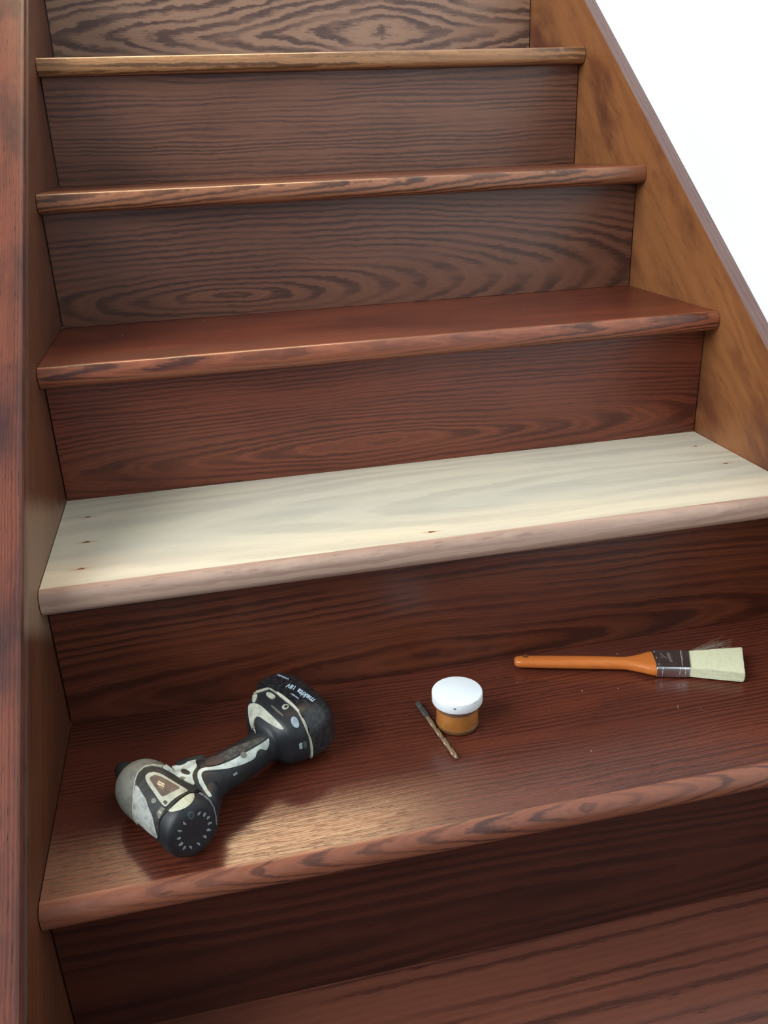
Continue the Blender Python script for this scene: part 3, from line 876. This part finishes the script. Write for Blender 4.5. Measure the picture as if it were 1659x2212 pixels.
#TRACED
TR = {
    'band': [(-18.0, 18.2), (-17.9, 23.7), (-16.0, 31.7), (-10.1, 35.2), (-2.9, 35.5), (6.8, 31.4), (14.8, 24.8), (20.8, 19.4), (30.7, 11.7), (35.9, 8.4), (39.3, 2.2), (34.4, 4.1), (29.7, 4.4), (23.4, 2.3), (16.1, -1.6), (9.7, -6.4), (3.9, -10.3), (0.3, -15.6), (-2.3, -30.1), (-2.6, -27.9), (-3.7, -20.5), (-4.8, -8.3), (-8.2, 0.2), (-9.0, 6.4), (-12.9, 13.1)],
    'panel': [(-18.5, 21.7), (-19.8, 17.9), (-22.7, 4.6), (-23.6, -2.9), (-22.6, -9.5), (-16.0, -17.3), (-9.2, -23.9), (-2.9, -29.0), (-3.6, -20.5), (-4.6, -8.3), (-8.0, 0.2), (-8.9, 6.3), (-12.7, 13.1), (-16.0, 19.2)],
    'caseline': [(-22.1, -13.4), (-24.2, -7.2), (-23.8, 1.3), (-21.1, 14.7), (-19.0, 25.3), (-15.6, 32.3), (-9.3, 36.4), (-1.5, 36.3), (6.7, 33.1)],
    'frame': [(8.4, -3.5), (4.3, 1.2), (-1.3, 10.9), (-6.5, 19.3), (-8.9, 24.6), (-8.2, 27.9), (-4.8, 29.5), (0.5, 28.8), (6.6, 25.0), (14.7, 18.2), (22.6, 11.4), (26.5, 8.2), (29.3, 5.6), (23.4, 4.3), (17.8, 2.4), (13.4, 0.1)],
    'labelp': [(5.8, 5.9), (0.4, 14.5), (-3.5, 21.1), (-4.8, 24.1), (-3.4, 26.0), (0.3, 25.7), (5.9, 22.8), (14.6, 15.9), (22.8, 9.2), (14.8, 7.9), (9.0, 5.9)],
    'crescent_cap': [(10.0, -6.6), (16.0, -3.0), (23.3, 1.1), (29.6, 3.3), (34.3, 3.3), (34.6, -0.5), (31.6, -4.3), (26.5, -7.0), (19.6, -8.1), (13.4, -8.1)],
    'web': [(7.0, 33.3), (8.9, 35.1), (14.4, 34.3), (17.0, 31.9), (21.5, 29.5), (28.2, 30.1), (33.0, 33.2), (38.8, 36.5), (43.4, 37.0), (40.2, 33.5), (38.1, 30.3), (39.8, 25.6), (35.6, 21.6), (33.7, 17.2), (35.4, 8.9), (30.7, 12.2), (24.1, 17.1), (19.5, 21.0), (14.7, 25.5), (8.1, 31.1)],
    'webhole': [(23.5, 24.9), (26.0, 25.6), (29.6, 24.0), (32.4, 20.9), (31.4, 19.3), (27.9, 20.2), (24.5, 22.3)],
    'websmear': [(21.5, 18.9), (25.0, 19.1), (27.7, 17.1), (26.1, 15.8), (22.8, 16.9)],
    'websmear2': [(12.6, 32.6), (14.9, 32.7), (17.3, 31.4), (14.6, 31.1)],
    'grip': [(46.3, -4.0), (44.6, -0.0), (40.0, 9.0), (38.6, 16.1), (39.6, 21.1), (44.6, 23.0), (57.1, 21.7), (71.9, 23.7), (87.5, 28.3), (99.9, 32.1), (109.1, 35.5), (114.9, 38.4), (113.0, 31.3), (109.2, 26.8), (103.6, 29.4), (99.3, 27.3), (96.3, 21.5), (82.3, 18.2), (66.0, 17.5), (47.4, 20.4), (43.2, 19.2), (42.1, 15.3), (44.3, 7.3), (49.8, -3.9)],
    'gripscrew': [(82.9, 28.8), (86.0, 29.6), (88.7, 27.6), (88.5, 24.9), (85.3, 23.6), (82.6, 25.5)],
    'dust': [(63.7, 33.0), (77.6, 37.4), (92.9, 39.0), (106.8, 40.7), (114.4, 40.2), (107.6, 36.6), (91.5, 31.8), (74.0, 26.4), (60.7, 24.2), (53.4, 23.7), (47.9, 24.6), (55.0, 29.3)],
    'pad': [(47.7, 29.3), (53.7, 32.5), (63.3, 30.7), (68.3, 26.4), (63.8, 23.5), (54.1, 23.3), (48.0, 24.9)],
    'bline': [(107.9, 89.5), (117.3, 89.9), (127.3, 90.5), (133.3, 83.4), (138.8, 76.8), (145.0, 67.6), (149.7, 58.1), (152.8, 44.2), (156.0, 31.2), (156.9, 19.2), (155.7, 11.1), (153.5, 7.4)],
    'shoecres': [(101.6, 76.3), (104.0, 78.1), (109.4, 76.9), (114.1, 72.8), (118.9, 65.5), (124.0, 57.3), (128.6, 49.8), (132.1, 43.2), (128.2, 44.0), (122.3, 48.7), (117.7, 53.3), (114.3, 57.0), (111.0, 61.1), (107.6, 62.9), (104.6, 60.4), (103.0, 55.8), (102.9, 50.8), (102.9, 44.5), (101.2, 50.7), (99.7, 58.9), (100.1, 67.6)],
    'tab': [(108.0, 87.1), (110.3, 87.5), (113.2, 86.3), (111.2, 82.1), (108.2, 78.2), (106.1, 79.0)],
    'rrect': [(121.6, 84.8), (123.7, 86.1), (127.3, 84.4), (130.8, 80.0), (130.0, 77.8), (126.3, 77.5), (123.7, 80.1), (121.8, 82.7)],
    'ring': [(134.2, 66.0), (135.9, 68.3), (139.2, 68.6), (141.6, 66.9), (141.2, 64.8), (139.2, 63.3), (136.3, 63.2), (134.5, 64.4)],
    'ringin': [(136.3, 65.7), (137.7, 67.1), (139.5, 67.0), (140.4, 65.8), (139.5, 64.5), (137.3, 64.3)],
    'slot': [(123.6, 70.8), (125.6, 70.1), (129.8, 64.0), (134.1, 57.1), (133.1, 56.1), (128.5, 61.7), (124.0, 69.2)],
    'oval': [(139.6, 50.5), (141.2, 53.0), (143.5, 53.5), (145.9, 52.0), (147.2, 48.2), (146.9, 44.0), (144.8, 41.8), (142.2, 42.9), (140.0, 46.2)],
    'sw1': [(143.8, 25.8), (147.0, 26.7), (146.9, 21.0), (143.8, 20.7)],
    'sw2': [(147.9, 27.0), (151.8, 27.2), (151.8, 21.2), (148.0, 20.6)],
    'capring': [(26.1, -13.6), (27.3, -11.2), (29.8, -10.5), (32.0, -12.1), (32.4, -15.0), (30.7, -17.7), (28.3, -18.1), (26.6, -16.5)],
    'capringin': [(27.5, -13.9), (28.4, -12.3), (29.9, -11.9), (31.2, -13.2), (31.2, -15.0), (29.9, -16.6), (28.4, -16.6)],
    'capedge': [(38.7, 2.4), (43.3, -1.1), (47.4, -6.6), (49.8, -13.3), (50.4, -21.3), (49.5, -29.0)],
    'boxl': [(-0.1, -6.4), (4.7, -2.1), (8.1, -4.8), (5.4, -9.2), (1.0, -11.9)],
    'boxm': [(1.4, -5.7), (3.3, -4.8), (4.8, -7.3), (3.5, -8.7)],
    'scr': [(-4.4, 4.2), (-3.1, 6.3), (-0.6, 6.1), (1.0, 3.8), (-0.3, 1.8), (-3.2, 2.0)],
    'notch': [(6.5, 1.2), (8.7, 2.3), (10.7, -0.0), (8.6, -1.7)],
    'blackcrease': [(34.2, 12.2), (33.8, 17.8), (36.0, 22.2), (40.3, 25.5), (42.2, 25.5), (38.8, 20.9), (37.5, 15.6), (38.1, 9.3), (40.8, 3.1), (45.0, -2.5), (43.3, -1.6), (38.7, 3.0)],
    'battext': [(170.7, 67.4), (157.7, 83.4), (155.2, 86.4), (146.9, 92.5), (150.6, 97.3), (139.9, 106.2)],
    'batscr': [(147.0, 79.9), (149.5, 78.5), (154.2, 72.1), (153.0, 71.8), (148.4, 77.4)],
    'vents': [(22.7, -19.9), (17.5, -25.3), (15.6, -31.7), (16.3, -37.2), (18.4, -41.5), (23.8, -42.9), (31.1, -42.0), (37.7, -37.2), (42.1, -32.1), (44.1, -26.2), (43.7, -20.7), (40.9, -17.1), (36.5, -14.7)],
    'white_dot': [(7.7, -11.7)],
    'scuff': [(72.2, 11.3), (76.5, 12.7), (77.0, 10.9), (73.0, 9.5)],
}
white_in = plain('worn white inlay plastic', srgb(196, 206, 196), .45, dirt=srgb(120, 124, 114), dscale=75, damt=.6)
cream_in = plain('grimy cream plastic', srgb(176, 176, 158), .5, dirt=srgb(128, 128, 112), dscale=110, damt=.6)
panel_m = plain('scuffed light grey plastic', srgb(164, 166, 158), .5, dirt=srgb(104, 106, 100), dscale=120, damt=.75)
black_in = plain('dusty black rubber band', srgb(24, 26, 26), .6, dirt=srgb(56, 56, 50), dscale=120, damt=.6)
dust_m = plain('dust caked rubber', srgb(50, 50, 48), .75, dirt=srgb(88, 84, 74), dscale=180, damt=.9, bump=.2)
label_m = plain('brown rating label', srgb(84, 72, 62), .5, dirt=srgb(110, 92, 84), dscale=140, damt=.7)
gold_m = plain('pale label print', srgb(214, 196, 156), .5)
silver_m = plain('silver grey button', srgb(150, 164, 170), .35, dirt=srgb(96, 108, 116), dscale=90, damt=.5)
mark_m = plain('grey moulded mark', srgb(150, 160, 166), .5, dirt=srgb(80, 88, 94), dscale=300, damt=.7)
screw_m = plain('grimy screw head', srgb(112, 110, 100), .5, .3)
t_ = lambda k: TR[k]
inlay('front_band', t_('band'), black_in, hous, .0009)
inlay('grip_dust', t_('dust'), dust_m, hous, .0003)['label'] = 'grey dusty palm area of the grip'
inlay('side_panel', t_('panel'), panel_m, hous, .0011)['label'] = 'scuffed light grey side panel'
inlay('case_seam', strip(t_('caseline'), .9), cream_in, case, .0012, .0007, 0)
inlay('label_frame', t_('frame'), cream_in, hous, .0016)['label'] = 'white U-shaped frame round the label'
lb = inlay('rating_label', t_('labelp'), label_m, hous, .0019)
inlay('side_web', t_('web'), white_in, hous, .0014, .0012)['label'] = 'white web between motor and trigger'
inlay('web_hole', t_('webhole'), black_in, hous, .0017, .0008)
inlay('web_smear', t_('websmear'), screw_m, hous, .0016, .0008)
inlay('grip_pad', t_('pad'), plain('dark red-brown grip pad', srgb(52, 40, 40), .6), hous, .0008)
inlay('grip_stripe', t_('grip'), white_in, hous, .0012, .0010)['label'] = 'white stripe along the grip'
inlay('body_seam', t_('blackcrease'), black_in, hous, .0010, .0010, 0)
inlay('screw', t_('gripscrew'), screw_m, hous, .0020, .0007)
inlay('screw', t_('scr'), screw_m, hous, .0016, .0007)
inlay('shoe_seam', strip(t_('bline'), 2.1), cream_in, hous, .0012, .0008, 0)['label'] = 'cream line between tool and battery'
inlay('shoe_crescent', t_('shoecres'), cream_in, hous, .0012, .0012)
inlay('shoe_tab', t_('tab'), cream_in, hous, .0010, .0008)
inlay('light_button', t_('rrect'), cream_in, hous, .0012, .0008)
inlay('shoe_ring', t_('ring'), cream_in, hous, .0010, .0007)
inlay('ring_hole', t_('ringin'), black_in, hous, .0013, .0006)
inlay('slot', t_('slot'), plain('dusty slot', srgb(92, 84, 80), .6), hous, .0007, .0007)
inlay('side_button', t_('oval'), silver_m, hous, .0016, .0009)['label'] = 'silver grey oval button'
inlay('side_switch', t_('sw1'), plain('pale switch', srgb(150, 168, 174), .4), hous, .0008, .0007, 0)
inlay('side_switch', t_('sw2'), plain('grey switch', srgb(74, 82, 78), .5), hous, .0008, .0007, 0)
inlay('cap_crescent', t_('crescent_cap'), plain('cream cap crescent', srgb(186, 188, 164), .5, dirt=srgb(146, 146, 120), dscale=150, damt=.7), cap, .0008)['label'] = 'cream crescent on top of the cap'
inlay('cap_ring', t_('capring'), plain('cap screw', srgb(74, 92, 102), .4, .3), cap, .0006, .0007)
inlay('cap_ring_centre', t_('capringin'), plain('cap screw dish', srgb(44, 56, 64), .5), cap, .0008, .0006)
inlay('cap_edge', strip(t_('capedge'), .7), plain('worn cap edge', srgb(120, 122, 126), .5), cap, .0008, .0007, 0)
inlay('frame_block', t_('boxl'), plain('olive grey block', srgb(92, 92, 74), .5, dirt=srgb(64, 64, 52)), hous, .0014, .0008, 0)
inlay('frame_block', t_('boxm'), plain('pale block', srgb(140, 138, 122), .5), hous, .0017, .0006, 0)
inlay('frame_notch', t_('notch'), plain('olive notch', srgb(58, 64, 46), .5), hous, .0019, .0006, 0)
inlay('scuff', t_('scuff'), mark_m, hous, .0005, .0006, 0)
inlay('battery_mark', t_('batscr'), mark_m, bat, .0004, .0006, 0)
vc = t_('vents')
cxm = sum(p[0] for p in vc) / len(vc); cym = sum(p[1] for p in vc) / len(vc)
rnd = random.Random(4)
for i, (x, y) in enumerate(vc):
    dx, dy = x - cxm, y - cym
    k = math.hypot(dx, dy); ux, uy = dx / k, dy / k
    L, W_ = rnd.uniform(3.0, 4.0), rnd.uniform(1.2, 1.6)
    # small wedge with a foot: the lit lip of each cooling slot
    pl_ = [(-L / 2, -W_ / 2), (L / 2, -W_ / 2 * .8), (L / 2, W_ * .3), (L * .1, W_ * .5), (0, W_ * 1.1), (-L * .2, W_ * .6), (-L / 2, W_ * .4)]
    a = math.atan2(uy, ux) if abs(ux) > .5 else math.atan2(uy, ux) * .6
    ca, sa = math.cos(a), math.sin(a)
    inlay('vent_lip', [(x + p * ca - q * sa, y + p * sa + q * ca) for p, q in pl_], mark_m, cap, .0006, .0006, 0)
# the unreadable print on the label: small pale blocks
lx = [p[0] for p in t_('labelp')]; ly = [p[1] for p in t_('labelp')]
LC = (sum(lx) / len(lx), sum(ly) / len(ly))
ldx, ldy = math.cos(math.radians(-36)), math.sin(math.radians(-36))
for r_, (o1, o2, n_) in enumerate([(-3.6, 3.4, 5), (-3.4, 3.8, 6), (-2.6, 4.2, 4)]):
    for j in range(n_):
        if r_ == 2 and j in (0,): continue
        s0 = o1 + (o2 - o1) * j / n_; s1 = s0 + (o2 - o1) / n_ * rnd.uniform(.65, .9)
        t0 = 1.5 - r_ * 1.7; t1 = t0 - rnd.uniform(1.0, 1.4)
        q4 = [(s0, t0), (s1, t0), (s1, t1), (s0, t1)]
        inlay('label_print', [(LC[0] + a * ldx - b * ldy * 1, LC[1] + a * ldy + b * ldx) for a, b in q4], gold_m if r_ < 2 else plain('dull pink print', srgb(150, 122, 112), .5), hous, .0021, .0008, 0)


def lettering(text, p0, p1, mat, parent, lift, shear=.25, bold=.02, name='lettering'):
    """text set from p0 to p1 (mm in the inlay plane) and pressed onto the body"""
    cu = bpy.data.curves.new('txt', 'FONT')
    cu.body = text; cu.size = 1; cu.shear = shear; cu.offset = bold; cu.resolution_u = 3
    o = bpy.data.objects.new('txt', cu); C.objects.link(o)
    dg_ = bpy.context.evaluated_depsgraph_get()
    me = bpy.data.meshes.new_from_object(o.evaluated_get(dg_))
    bpy.data.objects.remove(o); bpy.data.curves.remove(cu)
    xs = [v.co.x for v in me.vertices]
    w = max(xs) - min(xs); x0 = min(xs)
    dx, dy = p1[0] - p0[0], p1[1] - p0[1]; L = math.hypot(dx, dy)
    ux, uy = dx / L, dy / L; k = L / w
    v2 = [((p0[0] + ux * (v.co.x - x0) * k - uy * v.co.y * k * 1.15) / 1000, (p0[1] + uy * (v.co.x - x0) * k + ux * v.co.y * k * 1.15) / 1000) for v in me.vertices]
    fs = [tuple(p.vertices) for p in me.polygons]
    return project(name, v2, fs, mat, parent, lift)


bt = t_('battext')
print_m = plain('pale blue-grey battery print', srgb(170, 190, 204), .5)
lettering('makita', bt[0], bt[1], print_m, bat, .0003)
lettering('18V', bt[2], bt[3], print_m, bat, .0003)
lettering('LITHIUM-ION', bt[4], bt[5], print_m, bat, .0003)

# trigger: a curved finger lever in front of the grip
prof = [(.0300, -.036), (.0335, -.040), (.0325, -.047), (.0290, -.054), (.0250, -.062), (.0200, -.066), (.0120, -.064), (.0120, -.036)]
vs = []
for zz_ in (-.0095, -.0080, .0080, .0095):
    k = .93 if abs(zz_) > .009 else 1
    vs += [((x - .012) * k + .012, (y + .05) * k - .05, zz_) for x, y in prof]
n = len(prof)
fs = [(i * n + j, i * n + (j + 1) % n, (i + 1) * n + (j + 1) % n, (i + 1) * n + j) for i in range(3) for j in range(n)] + [tuple(range(n)), tuple(reversed(range(3 * n, 4 * n)))]
tg = obj('trigger', vs, fs, black_in, drv); auto_smooth(tg, 50)
# ribs round the grey case
for i in range(26):
    a = 2 * math.pi * i / 26
    r0 = .0289
    cx_, cy_, cz_ = .034, -.0015 + r0 * math.cos(a), .0005 + r0 * math.sin(a)
    vs = []
    for xx, rr, hw in [(.029, .0284, .0006), (.029, .02925, .0004), (.0415, .0256, .0006), (.0415, .0267, .0004)]:
        for s_ in (-1, 1):
            aa = a + s_ * hw / rr
            vs.append((xx, -.0015 + rr * math.cos(aa), .0005 + rr * math.sin(aa)))
    fs = [(0, 1, 3, 2), (4, 5, 7, 6), (0, 2, 6, 4), (1, 3, 7, 5), (2, 3, 7, 6), (0, 1, 5, 4)]
    obj('case_rib', vs, fs, grey_case, case)
